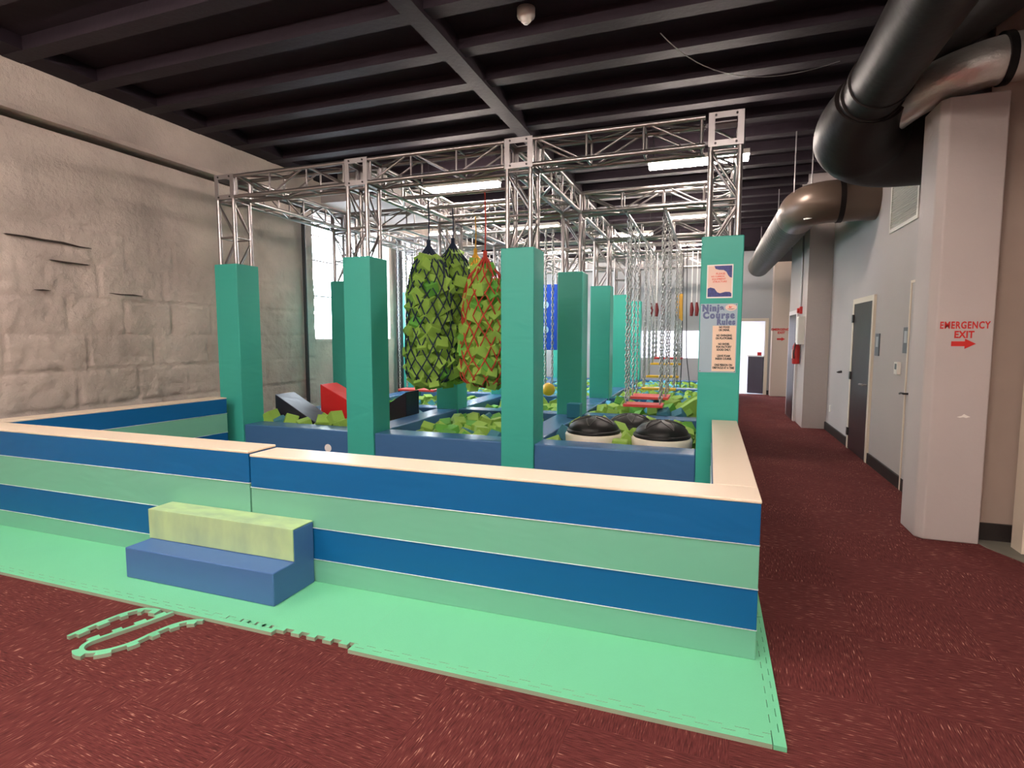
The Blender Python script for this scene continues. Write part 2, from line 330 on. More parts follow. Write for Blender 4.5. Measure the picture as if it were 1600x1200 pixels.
# right wall
struct(MB().box(1.93, 2.1, 5.3, 10.8, 0, HC).build('wall_right', WALLG))
struct(MB().box(1.56, 2.1, 10.8, 13.0, 0, HC).build('wall_right_block', COLP))
struct(MB().box(2.06, 2.2, 13.0, FW, 0, HC).build('wall_right_far', WALLG))
struct(MB().box(1.93, 2.7, 5.26, 5.4, 0, HC).build('wall_right_recess', mat('tan_wall_paint', (.40, .31, .26), .7, var=.05)))
struct(MB().box(2.30, 2.45, -7, 5.27, 0, HC).build('wall_right_near', WALLG))
struct(MB().box(-7.1, 2.6, -7.15, -7, 0, HC).build('wall_front', WALLG))
nd = struct(MB().box(2.20, 2.30, 4.98, 5.13, 0, 2.2).box(2.235, 2.30, 3.9, 3.98, 0, 2.2).box(2.235, 2.3, 3.98, 4.98, 2.12, 2.2).build('door_2', FRAMEW))
MB().box(2.25, 2.29, 3.98, 4.98, .01, 2.12).build('leaf', mat('white_door_paint', (.72, .66, .66), .5), nd)
for a, b, nme in [((1.91, 5.5, 0), (1.93, 8.03, .13), 'baseboard_right_a'), ((1.91, 9.12, 0), (1.93, 10.8, .13), 'baseboard_right_b')]:
    struct(MB().box(a[0], b[0], a[1], b[1], 0, b[2]).build(nme, BLACKR))
struct(MB().box(2.0, 2.3, 5.235, 5.26, 0, .14).build('baseboard_recess', BLACKR))
struct(MB().prism([(1.98, 5.26), (2.02, 5.06), (2.235, 4.6), (2.3, 4.6), (2.3, 5.26)], 0, .006).build('floor_threshold', CONC))
# the big column with chamfered corner
cp = [(1.585, 5.5), (1.585, 5.17), (1.635, 5.115), (1.995, 5.115), (1.995, 5.5)]
struct(MB().prism(cp, 0, 3.37).build('wall_column', COLP, bevel=.012))
tag(text_mesh('EMERGENCY', .0735, 'wall_lettering', RED, FRONT(1.81, 5.1135, 1.683), origin=(1.81, 5.113, 1.65), bold=.0022, xs=.675, spacing=1.15), 'red word EMERGENCY on the near column', 'lettering')
tag(text_mesh('EXIT', .0735, 'wall_lettering', RED, FRONT(1.81, 5.1135, 1.612), origin=(1.81, 5.113, 1.58), bold=.0026, xs=.8, spacing=1.05), 'red word EXIT on the near column', 'lettering')
tag(arrow(1.81, 5.1125, 1.545, .155).build('wall_arrow', RED), 'red right pointing arrow on the near column', 'arrow')
chip = [(1.80, .985), (1.83, .995), (1.845, 1.01), (1.86, 1.0), (1.885, .99), (1.86, .98), (1.84, .985), (1.82, .98)]
tag(MB().prism(chip, 5.1125, 5.1145, lambda a, b, c: (a, c, b)).build('paint_chip', WHITE), 'white chipped paint patch low on the near column', 'mark')
# corridor door
d = struct(MB().box(1.90, 1.95, 8.03, 8.10, 0, 2.12).box(1.90, 1.95, 9.03, 9.10, 0, 2.12).box(1.90, 1.95, 8.10, 9.03, 2.05, 2.12).build('door_1', FRAMEW))
lf = MB().box(1.905, 1.945, 8.10, 9.03, .01, 2.05).build('leaf', DOORW, d)
for z in (.25, 1.05, 1.85): MB().box(1.885, 1.903, 9.0, 9.07, z-.055, z+.055).build('hinge', BOLT, d)
h = MB().tube((1.905, 8.19, .98), (1.86, 8.19, .98), .012).path([(1.86, 8.18, .98), (1.855, 8.25, .978), (1.857, 8.33, .975)], .015)
h.lathe([(.03, 0), (.03, .008), (0, .008)], (1.9, 8.19, .98)); h.build('lever_handle', ALU, d)
# second, wall-coloured door next to the column
d = struct(MB().box(1.905, 1.93, 6.70, 6.725, 0, 2.14).box(1.905, 1.93, 5.8, 6.725, 2.14, 2.165).build('door_4', FRAMEW))
MB().box(1.915, 1.935, 5.8, 6.70, .01, 2.14).build('leaf', WALLG, d)
MB().tube((1.915, 6.62, 1.02), (1.87, 6.62, 1.02), .01).path([(1.87, 6.62, 1.02), (1.868, 6.69, 1.02), (1.87, 6.74, 1.01)], .011).build('lever_handle', BOLT, d)
def wallplate(name, y, z, sy, sz, m1, m2, label, cat, t=.012):
    r = empty(name, (1.93, y, z), label, cat); MB().box(1.93-t, 1.93, y-sy/2, y+sy/2, z-sz/2, z+sz/2).build('plate', m1, r)
    if m2: MB().box(1.93-t-.002, 1.93-t, y-sy*.28, y+sy*.28, z-sz*.1, z+sz*.36).build('pictogram', m2, r)
    return r
wallplate('restroom_sign', 7.87, 1.50, .16, .27, GREYP, mat('sign_symbol', (.45, .47, .5), .5), 'grey restroom sign plate beside the dark corridor door', 'sign')
wallplate('restroom_sign', 6.83, 1.56, .16, .27, GREYP, MATS['sign_symbol'], 'grey restroom sign plate next to the wall coloured door', 'sign')
t = wallplate('thermostat', 7.02, 1.26, .11, .13, WHITE, GREYP, 'beige thermostat on the corridor wall between the two doors', 'thermostat', .035)
wallplate('outlet', 10.45, .40, .07, .11, WHITE, None, 'small white outlet low on the corridor wall by the far block', 'outlet')
tag(MB().tube((1.93, 9.75, 1.06), (1.88, 9.75, 1.05), .018).lathe([(.03, 0), (.03, .02), (0, .02)], (1.89, 9.75, 1.04), 12).build('door_stop', BOLT), 'small dark door bumper on the wall beyond the corridor door', 'bumper')
v = empty('vent_grille', (1.93, 7.1, 2.95), 'large white return air grille high on the corridor wall', 'vent')
MB().box(1.915, 1.93, 6.68, 7.62, 2.78, 2.82).box(1.915, 1.93, 6.68, 7.62, 3.38, 3.42).box(1.915, 1.93, 6.68, 6.72, 2.82, 3.38).box(1.915, 1.93, 7.58, 7.62, 2.82, 3.38).build('frame', WHITE, v)
sl = MB()
for k in range(22): sl.cbox((1.922, 7.15, 2.83+k*.0255), (.016, .86, .003), (0, R(35), 0))
sl.build('louvre', WHITE, v).parent = [c for c in v.children if c.name.startswith('frame')][0]
# items on the far block's side face (x = 1.56)
r = empty('fire_alarm', (1.56, 11.34, 2.07), 'red fire alarm horn above the white cabinet on the corridor block', 'alarm')
MB().box(1.52, 1.56, 11.27, 11.41, 2.01, 2.14).build('body', REDP, r); MB().tube((1.52, 11.34, 2.07), (1.48, 11.34, 2.07), .045, 16).build('horn', REDP, r)
r = empty('wall_cabinet', (1.56, 11.05, 1.7), 'white electrical cabinet on the corridor block', 'cabinet')
MB().box(1.46, 1.56, 10.93, 11.17, 1.46, 1.95).build('body', WHITE, r); MB().box(1.452, 1.46, 10.95, 11.15, 1.48, 1.93).build('door', WHITE, r)
r = empty('fire_extinguisher', (1.50, 11.3, 1.08), 'red fire extinguisher hung below the alarm on the corridor block', 'extinguisher')
MB().lathe([(0, 1.1), (.06, 1.1), (.065, 1.12), (.065, 1.42), (.04, 1.47), (.018, 1.49), (.018, 1.52), (0, 1.52)], (1.49, 11.3, 0), 20).build('cylinder', REDP, r, )
MB().box(1.4215, 1.428, 11.26, 11.34, 1.2, 1.36).build('paper_label', PEACH, r).parent = bpy.data.objects['cylinder']
MB().cbox((1.49, 11.3, 1.545), (.03, .11, .03)).build('valve', BOLT, r)
MB().path([(1.49, 11.25, 1.53), (1.46, 11.2, 1.48), (1.44, 11.21, 1.3), (1.45, 11.22, 1.2)], .012).build('hose', BOLT, r)
MB().box(1.52, 1.56, 11.27, 11.33, 1.3, 1.5).build('bracket', PLATE, r)
tag(MB().tube((1.54, 11.35, 2.15), (1.54, 11.35, 3.9), .015).build('conduit', ALU), 'thin grey conduit rising from the fire alarm', 'pipe')
struct(MB().box(1.52, 1.56, 11.6, 12.7, 0, 2.1).build('trim_5', MATS['white_door_paint']))
struct(MB().box(1.515, 1.52, 11.72, 12.6, 0, 2.02).build('trim_6', DOORW))

# ------------------------------------------------------------------ ducts
def dtube(label, pts, r, name='air_duct', m_=BLACKP, n=40, rings=(), sticker=None):
    root = empty(name, pts[0], label, 'duct'); MB().path(pts, r, n).build('pipe', m_, root)
    for p, t_, rr in rings:
        t_ = Vector(t_).normalized()*.03; p = Vector(p); MB().tube(p-t_, p+t_, rr, n).build('collar', BLACKP, root)
    return root
def bez(p0, p1, p2, n=12):
    p0, p1, p2 = map(Vector, (p0, p1, p2)); return [p0*(1-t)**2+p1*2*t*(1-t)+p2*t*t for t in [i/n for i in range(n+1)]]
dtube('straight black round duct running overhead from the top of the photo', [(1.05, -4, 3.62), (1.17, 5.42, 3.53)], .215, rings=[((1.168, 5.3, 3.532), (0, 1, 0), .232), ((1.163, 5.05, 3.535), (0, 1, 0), .226)])
pts = [(1.17, 5.38, 3.53)]+bez((1.165, 5.5, 3.48), (1.14, 6.12, 3.36), (1.62, 6.12, 3.36), 14)+[(1.93, 6.12, 3.36)]
rr = [.26]+[.28+.10*min(1, i/5) for i in range(15)]+[.38]
dk = dtube('large black duct elbow turning right into the corridor wall', pts, rr)
dk2 = MB()
for k in range(9):
    a = R(-95+k*5)
stk = MB(); vs = []
for k in range(7):
    a0 = .0+k*.028
    vs += [(1.10+a0*1.15, 5.742-.03*k*.05, 3.195+.012*k), (1.10+a0*1.15+.004, 5.735-.03*k*.05, 3.225+.012*k)]
area_ = None
dtube('lamplit brown black duct elbow farther down the corridor', [(1.93, 8.3, 3.34), (1.55, 8.3, 3.34)]+bez((1.5, 8.3, 3.34), (1.13, 8.3, 3.34), (1.12, 8.75, 3.33), 12)+[(1.12, 9.0, 3.32)], .265, m_=mat('lamplit_duct_brown', (.15, .105, .08), .35, .3, bump=.1, bscale=14),  # brown of the lamp light is put into this duct's colour
      rings=[((1.52, 8.3, 3.34), (.5, 0, 0), .275)])
dtube('long olive fabric duct running to the back of the corridor', [(1.12, 9.0, 3.32), (1.11, 12, 3.34), (1.10, 15.3, 3.34), (1.10, 15.45, 3.34)], [.262, .27, .25, .20], m_=mat('olive_duct_fabric', (.05, .043, .033), .55, bump=.6, bscale=9))
for (x, yy) in [(1.0, 8.4), (1.25, 8.7), (1.12, 11.5), (1.12, 15.2)]:
    tag(MB().tube((x, yy, 3.5), (x, yy, 4.3), .008, 6).build('duct_hanger', PLATE), {8.4: 'thin rod hanging the corridor elbow duct, nearer one', 8.7: 'thin rod hanging the corridor elbow duct, farther one', 11.5: 'thin rod in the middle of the olive duct', 15.2: 'dark rod at the far end of the olive duct'}[yy], 'rod')
fd = empty('foil_duct', (1.4, 5.6, 3.5), 'shiny foil duct bending over the top of the near column', 'duct')
MB().path([(1.30, 6.0, 3.42)]+bez((1.36, 5.75, 3.46), (1.5, 5.15, 3.55), (2.0, 5.16, 3.61), 14)+[(2.3, 5.16, 3.62)], .165, 32).build('pipe', FOIL, fd)
MB().tube((1.925, 5.16, 3.605), (1.975, 5.16, 3.608), .182, 32).build('band', RUBBER, fd)
dtube('black duct in the top right corner above the foil duct', [(1.55, 6.3, 3.98), (1.62, 5.4, 3.96), (1.95, 4.2, 3.98), (2.05, 1, 4.0)], .22)
struct(MB().box(1.60, 2.3, 5.4, 5.9, 3.98, HC).build('trim_7', JOIST))
struct(MB().box(1.45, 2.06, 13.2, 15.4, 3.45, HC).build('trim_8', BLACKP))
for sx, sy, sz, lb in [(1.13, 5.727, 3.25, 'white sticker on the large black duct elbow'), (1.12, 8.245, 3.125, 'white sticker under the farther duct elbow')]:
    s_ = MB()
    for k in range(6): s_.cbox((sx+k*.028, sy-.012, sz+.0045*k), (.03, .003, .032), (R(-38) if sy < 7 else R(-50), R(-9), 0))
    tag(s_.build('sticker', PWHITE), lb, 'sticker')

# ------------------------------------------------------------------ ceiling lights, detector, wire
def strip_light(x, y, z, label, group=None, vis=True, w_=1.25, pw=LAMP_W):
    r = empty('strip_light', (x, y, z), label, 'light', group)
    MB().box(x-w_/2, x+w_/2, y-.075, y+.075, z, z+.06).build('housing', WHITE, r)
    MB().box(x-w_/2+.01, x+w_/2-.01, y-.062, y+.062, z-.06, z).build('diffuser', LAMPE, r)
    for s in (-.45, .45): MB().tube((x+s*w_, y, z+.06), (x+s*w_, y, HC), .006, 6).build('hanger', PIPE, r)
    return r
strip_light(-.22, 7.85, 3.90, 'lit fluorescent strip behind the right hand tower')
strip_light(-3.65, 7.95, 3.90, 'lit fluorescent strip above the foam filled net bags')
for x, yy, lb in [(-.22, 11.4, 'lit strip light behind the trusses, right side second row'), (-3.65, 11.4, 'lit strip light behind the trusses, middle second row'), (-5.4, 11.4, 'added strip light by the windows behind the trusses'), (-1.9, 13.0, 'added strip light over the third pillar line near the back'), (-.22, 14.6, 'distant lit strip light near the far wall, right side'), (-3.65, 14.6, 'distant lit strip light near the far wall, middle')]: strip_light(x, yy, 3.9, lb)  # window-side and third-line strips are added to brighten the far area
for x in (-5.0, -2.2, .35):
    for yy in (-4.5, -1.4, 1.7): strip_light(x, yy, 3.9, 'added unseen strip light behind the viewpoint', 'added unseen strip lights behind the viewpoint', pw=LAMP_W*1.05)  # unseen strips, added to light the foreground
r = empty('smoke_detector', (-1.60, 4.86, 4.40), 'round white smoke detector on the ceiling above the front truss', 'detector')
MB().lathe([(0, 4.34), (.03, 4.34), (.045, 4.355), (.05, 4.37), (.075, 4.385), (.08, 4.40), (.08, 4.46), (0, 4.46)], (-1.60, 4.86, 0), 28).build('housing', WHITE, r)
MB().lathe([(0, 4.332), (.022, 4.332), (.022, 4.345)], (-1.60, 4.86, 0), 16).build('sensor_cap', PWHITE, r)
tag(MB().path(bez((-.45, 4.85, 4.05), (.05, 5.55, 3.72), (.98, 5.62, 3.95), 20), .004, 6).build('hanging_wire', PLATE), 'thin loose wire sagging from the ceiling beams', 'wire')

# ------------------------------------------------------------------ truss system
XS = [-6.06, -4.085, -2.105, -.10]; PW = .37; YS = [5.55, 7.88, 10.22, 12.55, 14.88]
CX = [x+PW/2 for x in XS]; CY = [y+PW/2 for y in YS]; T = .305; ZB, ZT = 3.34, 3.645; h_ = T/2-.026
def truss_parts(L, bays):
    out = []
    for a in (-1, 1):
        for c in (-1, 1): out.append(('chord', MB().tube((0, a*h_, c*h_), (L, a*h_, c*h_), .0255, 10).mesh('chord', ALU)))
    for side in range(4):
        b = MB(); A = Matrix.Rotation(side*math.pi/2, 4, 'X'); bl = L/bays
        for k in range(bays):
            p, q = ((k*bl+.04, h_, -h_), ((k+1)*bl-.04, h_, h_)); 
            if (k+(side > 1)) % 2: p, q = ((k*bl+.04, h_, h_), ((k+1)*bl-.04, h_, -h_))
            b.tube(A @ Vector(p), A @ Vector(q), .0125, 6)
            if k: b.tube(A @ Vector((k*bl, h_, -h_)), A @ Vector((k*bl, h_, h_)), .0125, 6)
        for e in (.03, L-.03): b.tube(A @ Vector((e, h_, -h_)), A @ Vector((e, h_, h_)), .014, 6)
        out.append(('lattice', b.mesh('lattice', ALU)))
    return out
LX = (XS[1]-XS[0])-T; LY = (YS[1]-YS[0])-T; LZ = ZB
TP = {'x': truss_parts(LX, 3), 'y': truss_parts(LY, 4), 'z': truss_parts(LZ, 7)}
def put_truss(kind, loc, rot, name, label, group=None):
    r = empty(name, loc, label, 'truss', group); r.rotation_euler = rot
    for n_, me in TP[kind]:
        o = bpy.data.objects.new(n_, me); COL.objects.link(o); o.parent = r
    return r
coln = ['first', 'second', 'third', 'fourth']; rown = ['front', 'second', 'third', 'fourth', 'back']
for j, cy in enumerate(CY):
    for i in range(3):
        put_truss('x', (CX[i]+T/2, cy, (ZB+ZT)/2), (R(180) if i != 1 else 0, 0, 0), 'box_truss', 'silver box truss across the %s row, from the %s to the %s pillar line' % (rown[j], coln[i], coln[i+1]))
for i, cx in enumerate(CX):
    for j in range(4):
        put_truss('y', (cx, CY[j]+T/2, (ZB+ZT)/2), (0, 0, R(90)), 'box_truss', 'silver box truss on the %s pillar line, from the %s to the %s row' % (coln[i], rown[j], rown[j+1]))
# corner nodes
def node_mesh():
    b = MB(); H = T/2; w_ = .055; t_ = .010
    for s in range(4):
        A = Matrix.Rotation(s*math.pi/2, 4, 'Z')
        b.box(-H, H, -H, -H+t_, -H, -H+w_, A); b.box(-H, H, -H, -H+t_, H-w_, H, A)
        b.box(-H, -H+w_, -H, -H+t_, -H+w_, H-w_, A); b.box(H-w_, H, -H, -H+t_, -H+w_, H-w_, A)
    for z in (-H, H-t_):
        b.box(-H, H, -H, -H+w_, z, z+t_); b.box(-H, H, H-w_, H, z, z+t_)
        b.box(-H, -H+w_, -H+w_, H-w_, z, z+t_); b.box(H-w_, H, -H+w_, H-w_, z, z+t_)
    return b.mesh('plate_cube', PLATE)
NM = node_mesh(); BM = MB().tube((0, 0, 0), (0, -.009, 0), .011, 6).mesh('bolt', BOLT)
for j, cy in enumerate(CY):
    for i, cx in enumerate(CX):
        r = empty('corner_block', (cx, cy, (ZB+ZT)/2), 'square bolted corner block on the %s pillar line at the %s row' % (coln[i], rown[j]), 'corner block')
        o = bpy.data.objects.new('plate_cube', NM); COL.objects.link(o); o.parent = r
        if j == 0:
            for a in (-1, 1):
                for c in (-1, 1):
                    q = bpy.data.objects.new('bolt', BM); COL.objects.link(q); q.parent = r; q.location = (a*.09, -T/2, c*.125)
        put_truss('z', (cx, cy, 0), (0, R(-90), 0), 'tower_truss', 'upright box truss rising from the %s row pillar on the %s line' % (rown[j], coln[i]))
# padded pillars
def pillar_mesh():
    return MB().box(-PW/2, PW/2, -PW/2, PW/2, 0, 2.525)
base = None
for j, cy in enumerate(CY):
    for i, cx in enumerate(CX):
        lb = 'green padded square pillar, %s row, %s line from the stone wall' % (rown[j], coln[i])
        b = MB(); H = PW/2
        # hollow sleeve so the truss can pass through the top
        o_ = [(-H, -H), (H, -H), (H, H), (-H, H)]; k_ = [(-H+.028, -H+.028), (H-.028, -H+.028), (H-.028, H-.028), (-H+.028, H-.028)]
        vs = [(x, y_, 0) for x, y_ in o_]+[(x, y_, 2.525) for x, y_ in o_]+[(x, y_, 2.525) for x, y_ in k_]+[(x, y_, 0) for x, y_ in k_]
        if base is None:
            b.add(vs, [(a, (a+1) % 4, 4+(a+1) % 4, 4+a) for a in range(4)]+[(4+a, 4+(a+1) % 4, 8+(a+1) % 4, 8+a) for a in range(4)]+[(8+a, 8+(a+1) % 4, 12+(a+1) % 4, 12+a) for a in range(4)])
            base = b.build('padded_pillar', TEAL, origin=(0, 0, 0), bevel=.012); base.location = (cx, cy, 0); tag(base, lb, 'pillar')
        else: copy_tree(base, (cx, cy, 0), (0, 0, R(90*((i+j) % 4))), lb)
# blue foam beams between the pillars
def beam(x0, x1, y0, y1, label, z=.46):
    return tag(MB().box(x0, x1, y0, y1, .0, z).build('foam_beam', NAVY, bevel=.018), label, 'beam')
for j, cy in enumerate(CY):
    for i in range(3):
        beam(XS[i]+PW, XS[i+1], YS[j]+.02, YS[j]+.34, 'blue padded beam on the floor, %s row, between the %s and %s pillars' % (rown[j], coln[i], coln[i+1]))
for i in range(4):
    for j in range(4):
        beam(XS[i]+.01, XS[i]+PW-.01, YS[j]+PW, YS[j+1], 'blue padded beam running backwards on the %s pillar line from the %s row' % (coln[i], rown[j]))
tag(MB().lathe([(0, 0), (.05, 0)], (0, 0, 0), 20).build('round_patch', PWHITE, origin=(0, 0, 0)), 'small round white patch on the first blue beam', 'patch')
o = bpy.data.objects['round_patch']; o.location = (-4.38, 5.566, .235); o.rotation_euler = (R(90), 0, 0)

# posters on the fourth pillar
PY = YS[0]-.004
r = empty('notice_poster', (.07, PY, 1.956), 'small pink and navy notice taped high on the right pillar', 'poster')
MB().box(-.044, .184, PY, PY+.003, 1.956, 2.263).build('sheet', PWHITE, r); MB().box(-.034, .174, PY-.0008, PY, 1.968, 2.252).build('print', PAPER, r)
def blob(poly, m_, parent, yy=PY-.0016, name='blot'): return MB().prism(poly, yy, yy+.0008, lambda a, b, c: (a, c, b)).build(name, m_, parent)
blob([(.02, 2.252), (.03, 2.225), (.06, 2.215), (.10, 2.212), (.125, 2.195), (.14, 2.165), (.155, 2.145), (.174, 2.14), (.174, 2.252)][::-1], GALAXY, r)
blob([(-.034, 1.968), (-.034, 2.045), (-.01, 2.055), (.025, 2.045), (.05, 2.01), (.075, 2.0), (.12, 2.012), (.16, 2.01), (.174, 1.995), (.174, 1.968)], GALAXY, r)
for k, (s_, xx, sz) in enumerate([('PLEASE', .075, .026), ('NO CLIMBING', .052, .018), ('EQUIPMENT', .062, .022), ('STRUCTURE', .07, .022)]):
    text_mesh(s_, sz, 'lettering', INKR, FRONT(xx, PY-.0022, 2.178-.024*k), r, bold=.0006)
r = empty('rules_sign', (.07, PY, 1.263), 'pale blue course rules sign below the small notice', 'sign')
MB().box(-.092, .232, PY, PY+.003, 1.263, 1.905).build('board', SIGNB, r)
MB().box(.02, .225, PY-.0008, PY, 1.275, 1.70).build('text_panel', PEACH, r)
text_mesh('Ninja', .078, 'lettering', INKB, FRONT(.018, PY-.0016, 1.862), r, bold=.0065, spacing=1.25, xs=.9)
text_mesh('Course', .082, 'lettering', INKB, FRONT(.07, PY-.0016, 1.795), r, bold=.006, spacing=1.28, xs=.9)
text_mesh('Rules', .068, 'lettering', INKB, FRONT(.135, PY-.0016, 1.732), r, bold=.005, spacing=1.2, xs=.9)
MB().prism([(.175+.05*math.cos(a*R(20)), 1.868+.03*math.sin(a*R(20))) for a in range(18)], PY-.0016, PY-.0008, lambda a, b, c: (a, c, b)).build('emblem', PAPER, r)
blob([(.14, 1.858), (.16, 1.85), (.19, 1.85), (.212, 1.858), (.19, 1.855), (.16, 1.855)], INK, r, PY-.0024, 'emblem_mark')
blob([(.155, 1.865), (.162, 1.885), (.172, 1.872), (.185, 1.882), (.178, 1.866), (.165, 1.862)][::-1], INKR, r, PY-.0024, 'emblem_mark')
for k, s_ in enumerate(['NO FOOD\nOR DRINK.', 'NO SWINGING\nON PLATFORMS.', 'NO SHOES.\nFUN FACTORY\nSOCKS ONLY.', 'LEAVE FOAM\nINSIDE COURSE.', 'ONE PERSON ON\nOBSTACLE AT A TIME']):
    text_mesh(s_, .0265, 'lettering', INK, FRONT(.123, PY-.0016, [1.672, 1.595, 1.502, 1.405, 1.32][k]), r, bold=.0014, xs=.74)
for a in (-.082, .222):
    for c in (1.275, 1.893): MB().tube((a, PY, c), (a, PY-.003, c), .004, 8).build('screw', BOLT, r)

# ------------------------------------------------------------------ front enclosure pads
def barrier(x0, x1, y0, y1, zs, label, rz=0, origin=None):
    c = origin or ((x0+x1)/2, (y0+y1)/2, 0); r = empty('barrier_pad', c, label, 'barrier')
    cols = [SAGE, BLUE, SAGE, BLUE]; nm = ['green band', 'dark blue band', 'green band', 'dark blue band']; bands = []
    for k in range(4):
        a, b = zs[k], zs[k+1]; o = MB().box(x0, x1, y0, y1, a, b-.0).build('band', cols[k], r, bevel=.004); lab(o, nm[k]+' of the pad'); bands.append(o)
    for k in (1, 2, 3):
        p = MB(); z = zs[k]; e = .0015
        p.path([(x0-e, y0-e, z), (x1+e, y0-e, z), (x1+e, y1+e, z), (x0-e, y1+e, z)], .0028, 6, closed=True); p.build('piping', SEAM, r).parent = bands[k]
    o = MB().box(x0-.003, x1+.003, y0-.003, y1+.003, zs[4]-.006, zs[4]+.012).build('cap', CREAM, r, bevel=.006); lab(o, 'cream cap of the pad')
    return r
ZR = [0.02, .171, .377, .597, .808]
barrier(-2.862, .254, 2.837, 3.083, ZR, 'long striped blue and green barrier pad at the front right')
barrier(-6.33, -2.874, 2.837, 3.083, [.02, .155, .378, .622, .828], 'striped blue and green barrier pad at the front left, behind the step')
barrier(.04, .254, 3.09, 5.50, ZR, 'short striped barrier pad on the right, seen end on')
b_ = barrier(-.12, .12, -1.15, 1.15, [.02, .155, .378, .622, .812], 'striped barrier pad along the stone wall on the left', origin=(0, 0, 0))
b_.location = (-6.06, 4.28, 0); b_.rotation_euler.z = R(-7.3)

# foam steps
r = empty('foam_step', (-2.96, 2.65, .02), 'blue two tread foam step with lime upper block against the barrier', 'step')
MB().prism([(2.475, .02), (2.832, .02), (2.832, .418), (2.655, .418), (2.655, .222), (2.475, .222)], -3.578, -2.360, lambda a, b, c: (c, a, b)).build('body', STEPB, r, bevel=.007)
MB().prism([(2.648, .226), (2.656, .226), (2.656, .420), (2.832, .420), (2.832, .428), (2.648, .428)], -3.580, -2.362, lambda a, b, c: (c, a, b)).build('lime_cover', LIMEV, r, bevel=.003)

# ------------------------------------------------------------------ interlocking floor mats
TH = .02; PITCH = .105; TD = .028
def teeth(p, q, out, lead=True):
    p, q = Vector(p), Vector(q); L = (q-p).length; n = max(1, round(L/PITCH)); d = (q-p)/n; o = Vector(out)*TD; pts = []
    for k in range(n):
        a = p+d*k; pts += [a, a+d*.22, a+d*.19+o, a+d*.72+o, a+d*.69]
    return pts
mx = [.275, -.754, -1.684, -2.70, -3.73, -4.76, -5.79, -6.55]
names = ['at the right corner', 'second from the right corner', 'in front of the barrier joint', 'under the foam step', 'left of the foam step', 'towards the stone wall', 'beside the stone wall']
FY = 2.31
for k in range(7):
    x1, x0 = mx[k]-.0002, mx[k+1]+.0002
    poly = [tuple(p) for p in teeth((x0, FY), (x1, FY), (0, -1))]
    if k == 0: poly += [tuple(p) for p in teeth((x1, FY), (x1, FY+1.0), (1, 0))]
    else: poly.append((x1, FY))
    poly += [(x1, FY+1.0), (x0, FY+1.0)]
    b = MB(); b.prism(poly, 0, TH)
    for i_ in range(len(b.f)):
        if i_ > 1: b.mi[i_] = 1
    tag(b.build('floor_mat', [EVA, EVA_EDGE]), 'light green interlocking foam mat %s' % names[k], 'mat')
poly = [(mx[1], FY+1.001)]+[(mx[0], FY+1.001)]+[tuple(p) for p in teeth((mx[0], FY+1.001), (mx[0], FY+2.0), (1, 0))]+[(mx[0], FY+2.0), (mx[1], FY+2.0)]
tag(MB().prism(poly, 0, TH).build('floor_mat', [EVA]), 'light green interlocking foam mat under the right side barrier', 'mat')
def strip(x0, x1, label, slope=0):
    inner = [(p.x, p.y-.0025) for p in teeth((x0, FY), (x1, FY), (0, -1))]
    poly = [(x0, FY-.062), (x1, FY-.062), (x1, FY-.002)]+inner[::-1]
    b = MB(); b.prism(poly, 0, TH)
    for i_ in range(2, len(b.f)): b.mi[i_] = 1
    tag(b.build('mat_border', [EVA, EVA_EDGE]), label, 'mat edge strip')
for k, nme in zip([0, 1, 3, 4, 5, 6], ['at the right corner', 'right of the missing piece', 'behind the loose loop', 'left of the loose loop', 'near the left edge of the photo', 'by the stone wall']):
    strip(mx[k+1]+(0 if k != 1 else .0), mx[k] if k else mx[0]-.001, 'green mat edge strip %s' % nme)
strip(-2.70, -2.17, 'short green mat edge strip left of the bare teeth')
inner = [(p.x+.0025, p.y) for p in teeth((mx[0], FY), (mx[0], FY+1.0), (1, 0))]
tag(MB().prism([(mx[0]+.002, FY-.062), (mx[0]+.05, FY-.062), (mx[0]+.05, FY+1.0)]+inner[::-1], 0, TH).build('mat_border', [EVA, EVA_EDGE]), 'green mat edge strip on the right side, front piece', 'mat edge strip')
inner = [(p.x+.0025, p.y) for p in teeth((mx[0], FY+1.001), (mx[0], FY+2.0), (1, 0))]
tag(MB().prism([(mx[0]+.002, FY+1.001), (mx[0]+.05, FY+1.001), (mx[0]+.05, FY+2.0)]+inner[::-1], 0, TH).build('mat_border', [EVA, EVA_EDGE]), 'green mat edge strip on the right side, back piece', 'mat edge strip')
# loose border strip lying in a loop on the carpet
def loose(ctrl, label, side=1, w_=.022):
    P = [Vector((a, b)) for a, b in ctrl]; pts = []
    for i in range(len(P)-1):
        p0, p1, p2, p3 = P[max(i-1, 0)], P[i], P[i+1], P[min(i+2, len(P)-1)]
        for t in range(14):
            t /= 14; pts.append(.5*((2*p1)+(p2-p0)*t+(2*p0-5*p1+4*p2-p3)*t*t+(3*p1-p0-3*p2+p3)*t**3))
    pts.append(P[-1]); acc = [0]
    for i in range(1, len(pts)): acc.append(acc[-1]+(pts[i]-pts[i-1]).length)
    def at(s):
        for i in range(1, len(pts)):
            if acc[i] >= s or i == len(pts)-1:
                u = (s-acc[i-1])/max(1e-6, acc[i]-acc[i-1]); p = pts[i-1].lerp(pts[i], u); d = (pts[i]-pts[i-1]).normalized(); return p, Vector((-d.y, d.x))*side
    b = MB(); s = 0; st = .0145; prev = None
    while s < acc[-1]:
        p, n = at(s); q, m_ = at(min(s+st, acc[-1])); ph = (s % PITCH)/PITCH; wd = w_+(TD if .22 < ph < .72 else 0)
        quad = [p, q, q+m_*wd, p+n*wd]
        if side < 0: quad = quad[::-1]
        b.prism([(v_.x, v_.y) for v_ in quad], 0, TH)
        for i_ in range(2, 6): b.mi[-i_+1] = 1
        s += st
    return tag(b.build('loose_mat_border', [EVA, EVA_EDGE]), label, 'mat edge strip')
